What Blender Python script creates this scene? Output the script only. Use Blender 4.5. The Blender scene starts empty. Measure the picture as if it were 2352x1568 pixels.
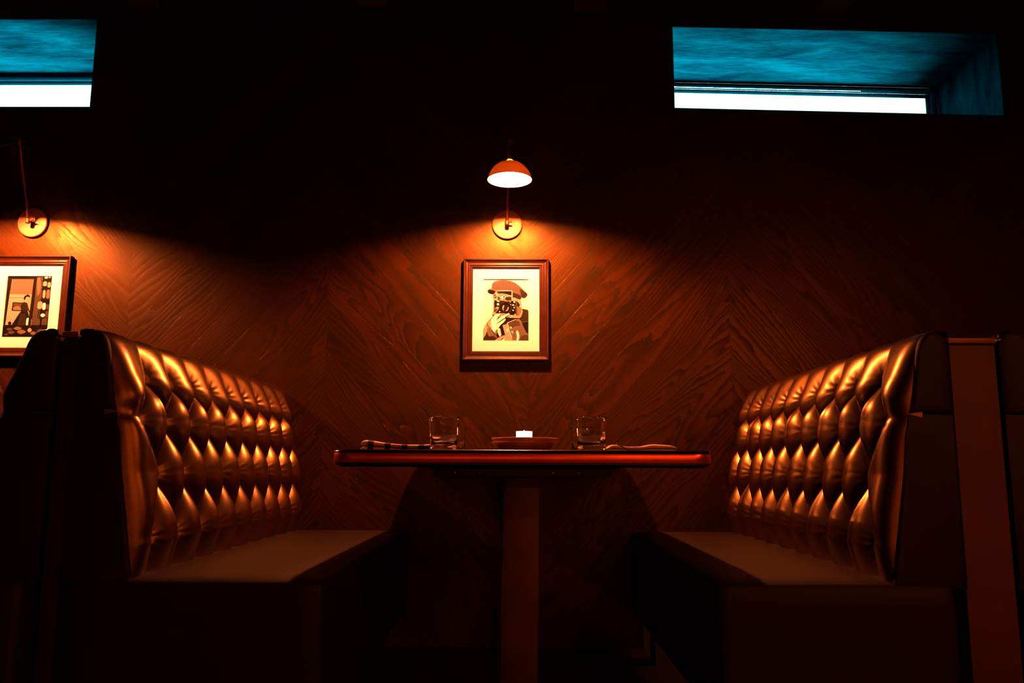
import bpy, bmesh, math, random
from mathutils import Vector, Matrix

# ------------------------------------------------------------------ camera, world, exposure
scene = bpy.context.scene
COL = scene.collection
FOCAL = 1860.0                       # pixels, for the 2352 px wide frame
PITCH = math.atan(284 / FOCAL)
YAW = math.atan(19 / FOCAL)
ROLL = math.radians(0.25)
cam_data = bpy.data.cameras.new('camera')
cam_data.sensor_width = 36.0
cam_data.lens = FOCAL / 2352 * 36.0
cam_data.clip_start = 0.02
cam = bpy.data.objects.new('camera', cam_data)
COL.objects.link(cam)
cy, sy, cp, sp = math.cos(YAW), math.sin(YAW), math.cos(PITCH), math.sin(PITCH)
fwd = Vector((-sy * cp, cy * cp, sp))
rgt = Vector((cy, sy, 0))
up = rgt.cross(fwd)
r2 = rgt * math.cos(ROLL) + up * math.sin(ROLL)
u2 = -rgt * math.sin(ROLL) + up * math.cos(ROLL)
m = Matrix((r2, u2, -fwd)).transposed().to_4x4()
m.translation = Vector((0, 0, 0.725))
cam.matrix_world = m
scene.camera = cam

scene.view_settings.view_transform = 'Standard'
scene.view_settings.look = 'None'
scene.view_settings.gamma = 1.0
scene.view_settings.exposure = 0.0
scene.view_settings.use_curve_mapping = False
scene.render.film_transparent = False
try:
    scene.cycles.sample_clamp_indirect = 6.0
    scene.cycles.max_bounces = 8
    scene.cycles.transparent_max_bounces = 16
    scene.cycles.caustics_reflective = False
    scene.cycles.caustics_refractive = False
except Exception:
    pass

world = bpy.data.worlds.new('daylight')
scene.world = world
world.use_nodes = True
wn_ = world.node_tree
wb = wn_.nodes['Background']
wb.inputs['Color'].default_value = (0.40, 0.86, 1.0, 1)
# overcast daylight, much stronger low on the right where bright ground lies outside
wtc = wn_.nodes.new('ShaderNodeTexCoord')
wdot = wn_.nodes.new('ShaderNodeVectorMath'); wdot.operation = 'DOT_PRODUCT'
wdot.inputs[1].default_value = (0.28, 0.74, -0.61)
wn_.links.new(wtc.outputs['Generated'], wdot.inputs[0])
wmr = wn_.nodes.new('ShaderNodeMapRange')
wmr.interpolation_type = 'SMOOTHSTEP'
wmr.inputs['From Min'].default_value = 0.90
wmr.inputs['From Max'].default_value = 1.0
wmr.inputs['To Min'].default_value = 0.25
wmr.inputs['To Max'].default_value = 100.0
wn_.links.new(wdot.outputs['Value'], wmr.inputs['Value'])
wsep = wn_.nodes.new('ShaderNodeSeparateXYZ')
wn_.links.new(wtc.outputs['Generated'], wsep.inputs[0])
wsky = wn_.nodes.new('ShaderNodeMapRange')
wsky.interpolation_type = 'SMOOTHSTEP'
wsky.inputs['From Min'].default_value = -0.02
wsky.inputs['From Max'].default_value = 0.18
wsky.inputs['To Min'].default_value = 0.0
wsky.inputs['To Max'].default_value = 3.0
wn_.links.new(wsep.outputs['Z'], wsky.inputs['Value'])
wadd = wn_.nodes.new('ShaderNodeMath'); wadd.operation = 'ADD'
wn_.links.new(wmr.outputs['Result'], wadd.inputs[0])
wn_.links.new(wsky.outputs['Result'], wadd.inputs[1])
wn_.links.new(wadd.outputs[0], wb.inputs['Strength'])

LAMP = (1.0, 0.205, 0.052)           # the deep amber of the wall lamps
LAMP_POWER = 13500.0
DIM_POWER = 850.0                      # pendants added as fill, out of view

# ------------------------------------------------------------------ materials
def new_mat(name):
    mt = bpy.data.materials.new(name)
    mt.use_nodes = True
    nt = mt.node_tree
    nt.nodes.clear()
    out = nt.nodes.new('ShaderNodeOutputMaterial')
    return mt, nt, out

def pbr(name, color, rough=0.5, metal=0.0, spec=0.5, noise=0.0, nscale=8.0, bump=0.0, bscale=60.0,
        coat=0.0, coat_rough=0.1, emit=None, emit_s=0.0, trans=0.0, ior=1.5):
    mt, nt, out = new_mat(name)
    b = nt.nodes.new('ShaderNodeBsdfPrincipled')
    nt.links.new(b.outputs[0], out.inputs[0])
    b.inputs['Base Color'].default_value = (*color, 1)
    b.inputs['Roughness'].default_value = rough
    b.inputs['Metallic'].default_value = metal
    b.inputs['Specular IOR Level'].default_value = spec
    b.inputs['Coat Weight'].default_value = coat
    b.inputs['Coat Roughness'].default_value = coat_rough
    b.inputs['Transmission Weight'].default_value = trans
    b.inputs['IOR'].default_value = ior
    if emit:
        b.inputs['Emission Color'].default_value = (*emit, 1)
        b.inputs['Emission Strength'].default_value = emit_s
    tc = nt.nodes.new('ShaderNodeTexCoord')
    if noise > 0:
        n = nt.nodes.new('ShaderNodeTexNoise')
        n.inputs['Scale'].default_value = nscale
        n.inputs['Detail'].default_value = 5
        nt.links.new(tc.outputs['Object'], n.inputs['Vector'])
        r = nt.nodes.new('ShaderNodeValToRGB')
        r.color_ramp.elements[0].position = 0.3
        r.color_ramp.elements[1].position = 0.7
        lo = tuple(c * (1 - noise) for c in color)
        hi = tuple(min(1, c * (1 + noise)) for c in color)
        r.color_ramp.elements[0].color = (*lo, 1)
        r.color_ramp.elements[1].color = (*hi, 1)
        nt.links.new(n.outputs['Fac'], r.inputs['Fac'])
        nt.links.new(r.outputs['Color'], b.inputs['Base Color'])
    if bump > 0:
        n2 = nt.nodes.new('ShaderNodeTexNoise')
        n2.inputs['Scale'].default_value = bscale
        n2.inputs['Detail'].default_value = 4
        nt.links.new(tc.outputs['Object'], n2.inputs['Vector'])
        bp = nt.nodes.new('ShaderNodeBump')
        bp.inputs['Strength'].default_value = bump
        bp.inputs['Distance'].default_value = 0.002
        nt.links.new(n2.outputs['Fac'], bp.inputs['Height'])
        nt.links.new(bp.outputs['Normal'], b.inputs['Normal'])
    return mt

class NG:
    """small helper for node maths"""
    def __init__(self, nt):
        self.nt = nt
    def val(self, sock, v):
        if isinstance(v, (int, float)):
            sock.default_value = v
        else:
            self.nt.links.new(v, sock)
    def m(self, op, a, b=None, c=None, clamp=False):
        n = self.nt.nodes.new('ShaderNodeMath')
        n.operation = op
        n.use_clamp = clamp
        self.val(n.inputs[0], a)
        if b is not None:
            self.val(n.inputs[1], b)
        if c is not None:
            self.val(n.inputs[2], c)
        return n.outputs[0]
    def xyz(self, x, y, z):
        n = self.nt.nodes.new('ShaderNodeCombineXYZ')
        for i, v in enumerate((x, y, z)):
            self.val(n.inputs[i], v)
        return n.outputs[0]
    def noise(self, vec, scale=1.0, detail=3.0, rough=0.5, dist=0.0):
        n = self.nt.nodes.new('ShaderNodeTexNoise')
        n.inputs['Scale'].default_value = scale
        n.inputs['Detail'].default_value = detail
        n.inputs['Roughness'].default_value = rough
        n.inputs['Distortion'].default_value = dist
        self.nt.links.new(vec, n.inputs['Vector'])
        return n.outputs['Fac']
    def ramp(self, fac, stops):
        n = self.nt.nodes.new('ShaderNodeValToRGB')
        el = n.color_ramp.elements
        while len(el) > 1:
            el.remove(el[-1])
        el[0].position = stops[0][0]
        el[0].color = (*stops[0][1], 1)
        for p, c in stops[1:]:
            e = el.new(p)
            e.color = (*c, 1)
        self.nt.links.new(fac, n.inputs['Fac'])
        return n.outputs['Color']

def oak_material(name, chevron=True, light=(0.038, 0.0115, 0.0013), dark=(0.0035, 0.0009, 0.0001), rough=0.34):
    """stained oak boards; chevron panels mirrored at every 0.858 m seam"""
    mt, nt, out = new_mat(name)
    g = NG(nt)
    b = nt.nodes.new('ShaderNodeBsdfPrincipled')
    nt.links.new(b.outputs[0], out.inputs[0])
    geo = nt.nodes.new('ShaderNodeNewGeometry')
    sep = nt.nodes.new('ShaderNodeSeparateXYZ')
    nt.links.new(geo.outputs['Position'], sep.inputs[0])
    X, Y, Z = sep.outputs
    if chevron:
        PITCHX = 0.858
        xs = g.m('SUBTRACT', X, 0.033)
        strip = g.m('FLOOR', g.m('DIVIDE', xs, PITCHX))
        xm = g.m('PINGPONG', xs, PITCHX)
        c, s = math.cos(math.radians(48)), math.sin(math.radians(48))
        along = g.m('ADD', g.m('MULTIPLY', xm, c), g.m('MULTIPLY', Z, s))
        across = g.m('SUBTRACT', g.m('MULTIPLY', Z, c), g.m('MULTIPLY', xm, s))
        edge = g.m('MINIMUM', xm, g.m('SUBTRACT', PITCHX, xm))
        seam = g.m('LESS_THAN', edge, 0.0012)
    else:
        strip = g.m('MULTIPLY', 0.0, X)
        along = Z
        across = g.m('ADD', X, Y)
        seam = None
    W = 0.128
    ac = g.m('ADD', g.m('DIVIDE', across, W), g.m('MULTIPLY', strip, 3.37))
    pid = g.m('FLOOR', ac)
    fr = g.m('FRACT', ac)
    wn = nt.nodes.new('ShaderNodeTexWhiteNoise')
    wn.noise_dimensions = '2D'
    nt.links.new(g.xyz(pid, strip, 0.0), wn.inputs['Vector'])
    rnd = wn.outputs['Value']
    wc = nt.nodes.new('ShaderNodeSeparateColor')
    nt.links.new(wn.outputs['Color'], wc.inputs[0])
    rnd2 = wc.outputs[1]
    # cathedral figure: level lines of a stretched noise
    vec = g.xyz(g.m('ADD', g.m('MULTIPLY', along, 0.95), g.m('MULTIPLY', rnd, 37.0)),
                g.m('ADD', g.m('MULTIPLY', across, 5.2), g.m('MULTIPLY', rnd2, 11.0)),
                g.m('MULTIPLY', rnd, 9.0))
    n1 = g.noise(vec, 1.0, 2.2, 0.45, 0.35)
    jit = g.noise(g.xyz(g.m('MULTIPLY', along, 30.0), g.m('MULTIPLY', across, 90.0), rnd), 1.0, 3.0, 0.6)
    lev = g.m('ADD', g.m('MULTIPLY', n1, 20.0), g.m('ADD', g.m('MULTIPLY', across, 40.0), g.m('MULTIPLY', jit, 0.75)))
    saw = g.m('FRACT', lev)
    vein = g.m('POWER', saw, 2.3)
    streak = g.noise(g.xyz(g.m('MULTIPLY', along, 9.0), g.m('MULTIPLY', across, 330.0), rnd), 1.0, 4.0, 0.65)
    blot = g.noise(g.xyz(g.m('MULTIPLY', along, 2.2), g.m('MULTIPLY', across, 4.0), g.m('MULTIPLY', rnd, 20.0)), 1.0, 3.0, 0.5)
    tone = g.m('ADD', g.m('MULTIPLY', blot, 0.9), g.m('MULTIPLY', rnd2, 0.30))
    val = g.m('SUBTRACT', g.m('ADD', tone, g.m('MULTIPLY', streak, 0.55)), g.m('MULTIPLY', vein, 1.15))
    col = g.ramp(g.m('MULTIPLY', val, 0.8), [(0.02, dark), (0.45, tuple((a + d) * 0.42 for a, d in zip(light, dark))), (0.85, light)])
    plank = g.m('MINIMUM', fr, g.m('SUBTRACT', 1.0, fr))
    gap = g.m('LESS_THAN', plank, 0.010)
    if seam is not None:
        gap = g.m('MAXIMUM', gap, seam)
    mix = nt.nodes.new('ShaderNodeMix')
    mix.data_type = 'RGBA'
    nt.links.new(g.m('MULTIPLY', gap, 0.55), mix.inputs[0])
    nt.links.new(col, mix.inputs[6])
    mix.inputs[7].default_value = (dark[0] * 0.5, dark[1] * 0.5, dark[2] * 0.5, 1)
    nt.links.new(mix.outputs[2], b.inputs['Base Color'])
    b.inputs['Specular IOR Level'].default_value = 0.42
    b.inputs['Specular Tint'].default_value = (1.0, 0.66, 0.22, 1)
    nt.links.new(g.m('ADD', rough, g.m('MULTIPLY', vein, 0.22)), b.inputs['Roughness'])
    h = g.m('SUBTRACT', g.m('SUBTRACT', g.m('MULTIPLY', streak, 0.5), g.m('MULTIPLY', vein, 0.9)), g.m('MULTIPLY', gap, 0.35))
    bp = nt.nodes.new('ShaderNodeBump')
    bp.inputs['Strength'].default_value = 0.55
    bp.inputs['Distance'].default_value = 0.0005
    nt.links.new(h, bp.inputs['Height'])
    nt.links.new(bp.outputs['Normal'], b.inputs['Normal'])
    return mt

def daylight_tinted_wood(name):  # reveal wood with the cyan of the daylight mixed into its colour
    mt, nt, out = new_mat(name)
    g = NG(nt)
    b = nt.nodes.new('ShaderNodeBsdfPrincipled')
    nt.links.new(b.outputs[0], out.inputs[0])
    geo = nt.nodes.new('ShaderNodeNewGeometry')
    sep = nt.nodes.new('ShaderNodeSeparateXYZ')
    nt.links.new(geo.outputs['Position'], sep.inputs[0])
    X, Y, Z = sep.outputs
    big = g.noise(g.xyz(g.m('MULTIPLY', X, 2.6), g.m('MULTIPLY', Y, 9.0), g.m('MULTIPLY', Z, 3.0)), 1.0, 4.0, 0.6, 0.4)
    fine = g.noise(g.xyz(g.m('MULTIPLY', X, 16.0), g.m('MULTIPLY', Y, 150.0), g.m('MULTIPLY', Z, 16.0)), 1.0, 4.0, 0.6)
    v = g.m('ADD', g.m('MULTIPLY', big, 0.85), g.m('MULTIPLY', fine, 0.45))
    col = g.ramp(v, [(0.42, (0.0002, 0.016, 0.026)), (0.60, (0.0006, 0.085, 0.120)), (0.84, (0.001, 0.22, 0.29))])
    nt.links.new(col, b.inputs['Base Color'])
    b.inputs['Roughness'].default_value = 0.9
    b.inputs['Specular IOR Level'].default_value = 0.0
    return mt

def leather(name):
    mt, nt, out = new_mat(name)
    g = NG(nt)
    b = nt.nodes.new('ShaderNodeBsdfPrincipled')
    nt.links.new(b.outputs[0], out.inputs[0])
    tc = nt.nodes.new('ShaderNodeTexCoord')
    n = g.noise(tc.outputs['Object'], 9.0, 4.0)
    col = g.ramp(n, [(0.3, (0.007, 0.0017, 0.0003)), (0.7, (0.011, 0.0028, 0.0005))])
    nt.links.new(col, b.inputs['Base Color'])
    b.inputs['Roughness'].default_value = 0.31
    b.inputs['Specular IOR Level'].default_value = 1.0
    b.inputs['Specular Tint'].default_value = (1.0, 0.60, 0.17, 1)
    b.inputs['IOR'].default_value = 1.70
    vo = nt.nodes.new('ShaderNodeTexVoronoi')
    vo.inputs['Scale'].default_value = 520.0
    nt.links.new(tc.outputs['Object'], vo.inputs['Vector'])
    bp = nt.nodes.new('ShaderNodeBump')
    bp.inputs['Strength'].default_value = 0.12
    bp.inputs['Distance'].default_value = 0.0006
    nt.links.new(vo.outputs['Distance'], bp.inputs['Height'])
    nt.links.new(bp.outputs['Normal'], b.inputs['Normal'])
    return mt

def window_glass(name):
    mt, nt, out = new_mat(name)
    tr = nt.nodes.new('ShaderNodeBsdfTransparent')
    gl = nt.nodes.new('ShaderNodeBsdfGlossy')
    gl.inputs['Roughness'].default_value = 0.02
    fr = nt.nodes.new('ShaderNodeFresnel')
    fr.inputs['IOR'].default_value = 1.45
    mx = nt.nodes.new('ShaderNodeMixShader')
    nt.links.new(fr.outputs[0], mx.inputs[0])
    nt.links.new(tr.outputs[0], mx.inputs[1])
    nt.links.new(gl.outputs[0], mx.inputs[2])
    nt.links.new(mx.outputs[0], out.inputs[0])
    return mt

def emissive(name, color, strength):
    mt, nt, out = new_mat(name)
    e = nt.nodes.new('ShaderNodeEmission')
    e.inputs['Color'].default_value = (*color, 1)
    e.inputs['Strength'].default_value = strength
    nt.links.new(e.outputs[0], out.inputs[0])
    return mt

def shade_material(name):
    """dark lacquered metal that lets a little of the bulb's light through its thin spun skin"""
    mt, nt, out = new_mat(name)
    d = nt.nodes.new('ShaderNodeBsdfPrincipled')
    d.inputs['Base Color'].default_value = (0.05, 0.014, 0.004, 1)
    d.inputs['Roughness'].default_value = 0.4
    t = nt.nodes.new('ShaderNodeBsdfTranslucent')
    t.inputs['Color'].default_value = (1.0, 0.42, 0.08, 1)
    mx = nt.nodes.new('ShaderNodeMixShader')
    mx.inputs[0].default_value = 0.14  # translucency stands in for the hazy glow around the lit lamp
    nt.links.new(d.outputs[0], mx.inputs[1])
    nt.links.new(t.outputs[0], mx.inputs[2])
    nt.links.new(mx.outputs[0], out.inputs[0])
    return mt

def shade_inner(name):
    mt, nt, out = new_mat(name)
    d = nt.nodes.new('ShaderNodeBsdfDiffuse')
    d.inputs['Color'].default_value = (0.55, 0.53, 0.50, 1)
    t = nt.nodes.new('ShaderNodeBsdfTranslucent')
    t.inputs['Color'].default_value = (1.0, 0.8, 0.5, 1)
    mx = nt.nodes.new('ShaderNodeMixShader')
    mx.inputs[0].default_value = 0.04  # passes bulb light on to the outer skin for its stand-in glow
    nt.links.new(d.outputs[0], mx.inputs[1])
    nt.links.new(t.outputs[0], mx.inputs[2])
    nt.links.new(mx.outputs[0], out.inputs[0])
    return mt

def stripe_cloth(name, a, c, axis=0, period=0.045, duty=0.35):
    mt, nt, out = new_mat(name)
    g = NG(nt)
    b = nt.nodes.new('ShaderNodeBsdfPrincipled')
    nt.links.new(b.outputs[0], out.inputs[0])
    tc = nt.nodes.new('ShaderNodeTexCoord')
    sep = nt.nodes.new('ShaderNodeSeparateXYZ')
    nt.links.new(tc.outputs['Object'], sep.inputs[0])
    f = g.m('LESS_THAN', g.m('FRACT', g.m('DIVIDE', sep.outputs[axis], period)), duty)
    col = g.ramp(f, [(0.0, a), (1.0, c)])
    nt.links.new(col, b.inputs['Base Color'])
    b.inputs['Roughness'].default_value = 0.9
    n = g.noise(tc.outputs['Object'], 700.0, 2.0)
    bp = nt.nodes.new('ShaderNodeBump')
    bp.inputs['Strength'].default_value = 0.3
    bp.inputs['Distance'].default_value = 0.0008
    nt.links.new(n, bp.inputs['Height'])
    nt.links.new(bp.outputs['Normal'], b.inputs['Normal'])
    return mt

def cap_check(name):
    mt, nt, out = new_mat(name)
    b = nt.nodes.new('ShaderNodeBsdfPrincipled')
    nt.links.new(b.outputs[0], out.inputs[0])
    b.inputs['Roughness'].default_value = 0.8
    tc = nt.nodes.new('ShaderNodeTexCoord')
    mp = nt.nodes.new('ShaderNodeMapping')
    mp.inputs['Rotation'].default_value = (0, math.radians(38), 0)
    nt.links.new(tc.outputs['Object'], mp.inputs['Vector'])
    ck = nt.nodes.new('ShaderNodeTexChecker')
    ck.inputs['Scale'].default_value = 240
    ck.inputs['Color1'].default_value = (0.018, 0.014, 0.010, 1)
    ck.inputs['Color2'].default_value = (0.062, 0.055, 0.045, 1)
    nt.links.new(mp.outputs[0], ck.inputs['Vector'])
    nt.links.new(ck.outputs['Color'], b.inputs['Base Color'])
    return mt

M = {}
M['oak'] = oak_material('stained_oak_chevron')
M['oak_plain'] = oak_material('stained_oak_plain', chevron=False, light=(0.075, 0.024, 0.007), dark=(0.03, 0.009, 0.002))
M['panel'] = pbr('brown_vinyl_panel', (0.075, 0.032, 0.008), 0.6, noise=0.25, nscale=6, bump=0.2, bscale=300, spec=0.3)
M['panel_shaded'] = pbr('shaded_vinyl_panel', (0.012, 0.006, 0.004), 0.6, noise=0.25, nscale=6, spec=0.3)  # same vinyl, the shade on the left divider darkened into its colour
M['cap'] = pbr('oiled_wood_cap', (0.16, 0.050, 0.014), 0.45, noise=0.35, nscale=14, bump=0.2, bscale=80)
M['teal'] = daylight_tinted_wood('daylight_tinted_plywood')
M['leather'] = leather('brown_leather')
M['leather_dull'] = pbr('dull_brown_leather', (0.008, 0.0024, 0.0006), 0.6, noise=0.2, nscale=9, bump=0.12, bscale=500, spec=0.24)
M['frame_tint'] = pbr('daylight_tinted_frame', (0.0010, 0.038, 0.056), 0.7, noise=0.2, nscale=20, spec=0.0)  # cyan daylight on the frame is put into its colour
M['frame_dark'] = pbr('black_gasket', (0.002, 0.004, 0.005), 0.7)
M['glass_pane'] = window_glass('window_glass')
M['floor'] = pbr('dark_floor', (0.010, 0.007, 0.005), 0.55, noise=0.3, nscale=3, bump=0.1)
M['ceiling'] = pbr('dark_ceiling_paint', (0.008, 0.006, 0.005), 0.9, noise=0.2, nscale=5)
M['beam'] = pbr('brown_ceiling_beam', (0.10, 0.045, 0.040), 0.8, noise=0.3, nscale=4, bump=0.2)
M['room'] = pbr('dark_plaster', (0.012, 0.008, 0.006), 0.9, noise=0.2, nscale=3)
M['bronze'] = pbr('aged_bronze', (0.30, 0.105, 0.040), 0.42, metal=0.85, noise=0.2, nscale=30, bump=0.1, bscale=200)
M['plate_metal'] = pbr('satin_copper', (0.52, 0.22, 0.10), 0.5, metal=0.55, noise=0.12, nscale=16)
M['screw'] = pbr('dull_steel_screw', (0.35, 0.30, 0.28), 0.35, metal=1.0)
M['shade'] = shade_material('glow_metal_shade')
M['lamp_bulb'] = emissive('lamp_bulb', LAMP, LAMP_POWER)
M['shade_inside'] = shade_inner('white_enamel')
M['frame_wood'] = pbr('walnut_moulding', (0.024, 0.006, 0.0015), 0.30, noise=0.25, nscale=22, bump=0.1, bscale=150, spec=0.4)
M['mat_board'] = pbr('cream_mat_board', (0.60, 0.74, 0.86), 0.9)
M['table_top'] = pbr('black_table_top', (0.012, 0.007, 0.005), 0.22, noise=0.2, nscale=6, spec=0.6)
M['table_band'] = pbr('red_brown_edge_band', (0.85, 0.125, 0.02), 0.30, noise=0.15, nscale=9, spec=0.8, metal=0.8)
M['table_leg'] = pbr('rusty_steel_post', (0.055, 0.018, 0.006), 0.5, noise=0.45, nscale=9, bump=0.3, metal=0.3)
M['black_steel'] = pbr('black_steel', (0.008, 0.006, 0.005), 0.5)
M['tumbler'] = pbr('clear_glass', (1, 1, 1), 0.0, trans=1.0, ior=1.5)
M['plate'] = pbr('terracotta_glaze', (0.72, 0.30, 0.14), 0.3, noise=0.12, nscale=25)
M['wax_glass'] = pbr('frosted_votive', (0.9, 0.8, 0.65), 0.4, emit=(1.0, 0.50, 0.18), emit_s=13.0)
M['flame'] = emissive('candle_flame', (1.0, 0.42, 0.10), 900.0)
M['wax'] = pbr('candle_wax', (0.9, 0.8, 0.6), 0.5, emit=(1.0, 0.4, 0.1), emit_s=1.2)
M['cloth_left'] = stripe_cloth('striped_cloth', (0.62, 0.42, 0.28), (0.03, 0.015, 0.01))
M['cloth_right'] = pbr('plain_linen', (0.70, 0.48, 0.33), 0.9, bump=0.3, bscale=600)
M['steel'] = pbr('polished_steel', (0.75, 0.7, 0.66), 0.18, metal=1.0)
M['pendant'] = pbr('black_pendant', (0.02, 0.015, 0.012), 0.4)
M['fill_shade'] = emissive('fill_lamp_shade', (1.0, 0.15, 0.015), 52.0)  # glow of the added lamps behind the viewpoint
M['bulb'] = emissive('fill_pendant_bulb', (1.0, 0.16, 0.025), DIM_POWER)  # emission of the added fill pendants

# ------------------------------------------------------------------ geometry helpers
class MB:
    def __init__(self):
        self.v, self.f, self.mi, self.sm = [], [], [], []
    def add(self, vs, fs, mi=0, smooth=False):
        o = len(self.v)
        self.v += [tuple(p) for p in vs]
        for f in fs:
            self.f.append(tuple(i + o for i in f))
            self.mi.append(mi)
            self.sm.append(smooth)
    def box(self, x0, x1, y0, y1, z0, z1, mi=0):
        vs = [(x, y, z) for z in (z0, z1) for y in (y0, y1) for x in (x0, x1)]
        self.add(vs, [(0, 2, 3, 1), (4, 5, 7, 6), (0, 1, 5, 4), (2, 6, 7, 3), (0, 4, 6, 2), (1, 3, 7, 5)], mi)
    def hexa(self, vs, mi=0):
        self.add(vs, [(0, 2, 3, 1), (4, 5, 7, 6), (0, 1, 5, 4), (2, 6, 7, 3), (0, 4, 6, 2), (1, 3, 7, 5)], mi)
    def lathe(self, prof, n=48, center=(0, 0, 0), mi=0, axis='z', caps=True):
        vs = []
        for r, z in prof:
            for k in range(n):
                a = 2 * math.pi * k / n
                p = (r * math.cos(a), r * math.sin(a), z)
                if axis == 'y':
                    p = (p[0], -p[2], p[1])
                elif axis == 'x':
                    p = (p[2], p[0], p[1])
                vs.append(tuple(a_ + b_ for a_, b_ in zip(p, center)))
        fs = []
        for i in range(len(prof) - 1):
            for k in range(n):
                k2 = (k + 1) % n
                fs.append((i * n + k, i * n + k2, (i + 1) * n + k2, (i + 1) * n + k))
        if caps:
            fs.append(tuple(reversed(range(n))))
            fs.append(tuple(range((len(prof) - 1) * n, len(prof) * n)))
        self.add(vs, fs, mi, True)
    def tube(self, pts, rad, n=14, mi=0):
        pts = [Vector(p) for p in pts]
        rads = rad if isinstance(rad, (list, tuple)) else [rad] * len(pts)
        vs = []
        prev = None
        for i, p in enumerate(pts):
            if i == 0:
                t = pts[1] - p
            elif i == len(pts) - 1:
                t = p - pts[i - 1]
            else:
                t = pts[i + 1] - pts[i - 1]
            t.normalize()
            if prev is None:
                ref = Vector((0, 0, 1)) if abs(t.z) < 0.9 else Vector((1, 0, 0))
                a = t.cross(ref).normalized()
            else:
                a = (prev - t * prev.dot(t)).normalized()
            prev = a
            b = t.cross(a)
            for k in range(n):
                w = 2 * math.pi * k / n
                vs.append(p + (a * math.cos(w) + b * math.sin(w)) * rads[i])
        fs = []
        for i in range(len(pts) - 1):
            for k in range(n):
                k2 = (k + 1) % n
                fs.append((i * n + k, i * n + k2, (i + 1) * n + k2, (i + 1) * n + k))
        fs.append(tuple(reversed(range(n))))
        fs.append(tuple(range((len(pts) - 1) * n, len(pts) * n)))
        self.add(vs, fs, mi, True)
    def prism(self, poly, y0, y1, mi=0):
        """polygon in (x, z) extruded along y"""
        n = len(poly)
        vs = [(x, y0, z) for x, z in poly] + [(x, y1, z) for x, z in poly]
        fs = [tuple(range(n)), tuple(reversed(range(n, 2 * n)))]
        for i in range(n):
            j = (i + 1) % n
            fs.append((j, i, n + i, n + j))
        self.add(vs, fs, mi)
    def build(self, name, mats, parent=None, loc=None, bevel=0.0, seg=3, autosmooth=False):
        me = bpy.data.meshes.new(name)
        me.from_pydata(self.v, [], self.f)
        for p, mi, s in zip(me.polygons, self.mi, self.sm):
            p.material_index = mi
            p.use_smooth = s
        for mt in (mats if isinstance(mats, (list, tuple)) else [mats]):
            me.materials.append(mt)
        bm = bmesh.new()
        bm.from_mesh(me)
        if bevel > 0:
            es = [e for e in bm.edges if len(e.link_faces) == 2 and e.calc_face_angle(0) > 0.6]
            bmesh.ops.bevel(bm, geom=es, offset=bevel, segments=seg, profile=0.5, affect='EDGES')
            for f in bm.faces:
                f.smooth = True
        bmesh.ops.recalc_face_normals(bm, faces=bm.faces)
        bm.to_mesh(me)
        bm.free()
        if bevel > 0 or autosmooth:
            try:
                me.set_sharp_from_angle(angle=math.radians(40))
            except Exception:
                pass
        ob = bpy.data.objects.new(name, me)
        COL.objects.link(ob)
        if parent:
            ob.parent = parent
        if loc:
            ob.location = loc
        return ob

def tag(o, label=None, cat=None, group=None, kind=None):
    if label:
        o['label'] = label
    if cat:
        o['category'] = cat
    if group:
        o['group'] = group
    if kind:
        o['kind'] = kind
    return o

def thing(name, label, cat, loc=(0, 0, 0), rz=0.0, group=None):
    o = bpy.data.objects.new(name, None)
    o.empty_display_size = 0.05
    COL.objects.link(o)
    o.location = loc
    o.rotation_euler = (0, 0, rz)
    return tag(o, label, cat, group)

def copy_tree(o, parent=None):
    c = o.copy()
    COL.objects.link(c)
    c.parent = parent
    for ch in list(o.children):
        copy_tree(ch, c)
    return c

# ------------------------------------------------------------------ room shell
WY = 3.40          # panelled wall
DEPTH = 0.55       # thickness to the window line
ROOM = dict(x0=-4.6, x1=4.6, y0=-3.6, z1=2.96)

# window openings: (x0, x1, top z at x0, slope, bottom z at x0)
OPEN = {1: (-4.0, -1.915, 2.732, 0.0, 2.288), 2: (0.671, 2.142, 2.692, -0.0245, 2.283)}

def top_z(w, x):
    x0, x1, zt, sl, zb = OPEN[w]
    return zt + sl * (x - x0)
def bot_z(w, x):
    x0, x1, zt, sl, zb = OPEN[w]
    return zb + sl * (x - x0)

mb = MB()
xs = [ROOM['x0'], OPEN[1][0], OPEN[1][1], OPEN[2][0], OPEN[2][1], ROOM['x1']]
for a, b in zip(xs[:-1], xs[1:]):
    w = 1 if (a, b) == OPEN[1][:2] else 2 if (a, b) == OPEN[2][:2] else 0
    if not w:
        mb.box(a, b, WY, WY + DEPTH + 0.12, 0, ROOM['z1'])
    else:
        for zl, zh in (((0, 0), (bot_z(w, a), bot_z(w, b))), ((top_z(w, a), top_z(w, b)), (ROOM['z1'], ROOM['z1']))):
            y0, y1 = WY, WY + DEPTH + 0.12
            mb.hexa([(a, y0, zl[0]), (b, y0, zl[1]), (a, y1, zl[0]), (b, y1, zl[1]),
                     (a, y0, zh[0]), (b, y0, zh[1]), (a, y1, zh[0]), (b, y1, zh[1])])
tag(mb.build('wall_back', M['oak']), kind='structure')

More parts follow.
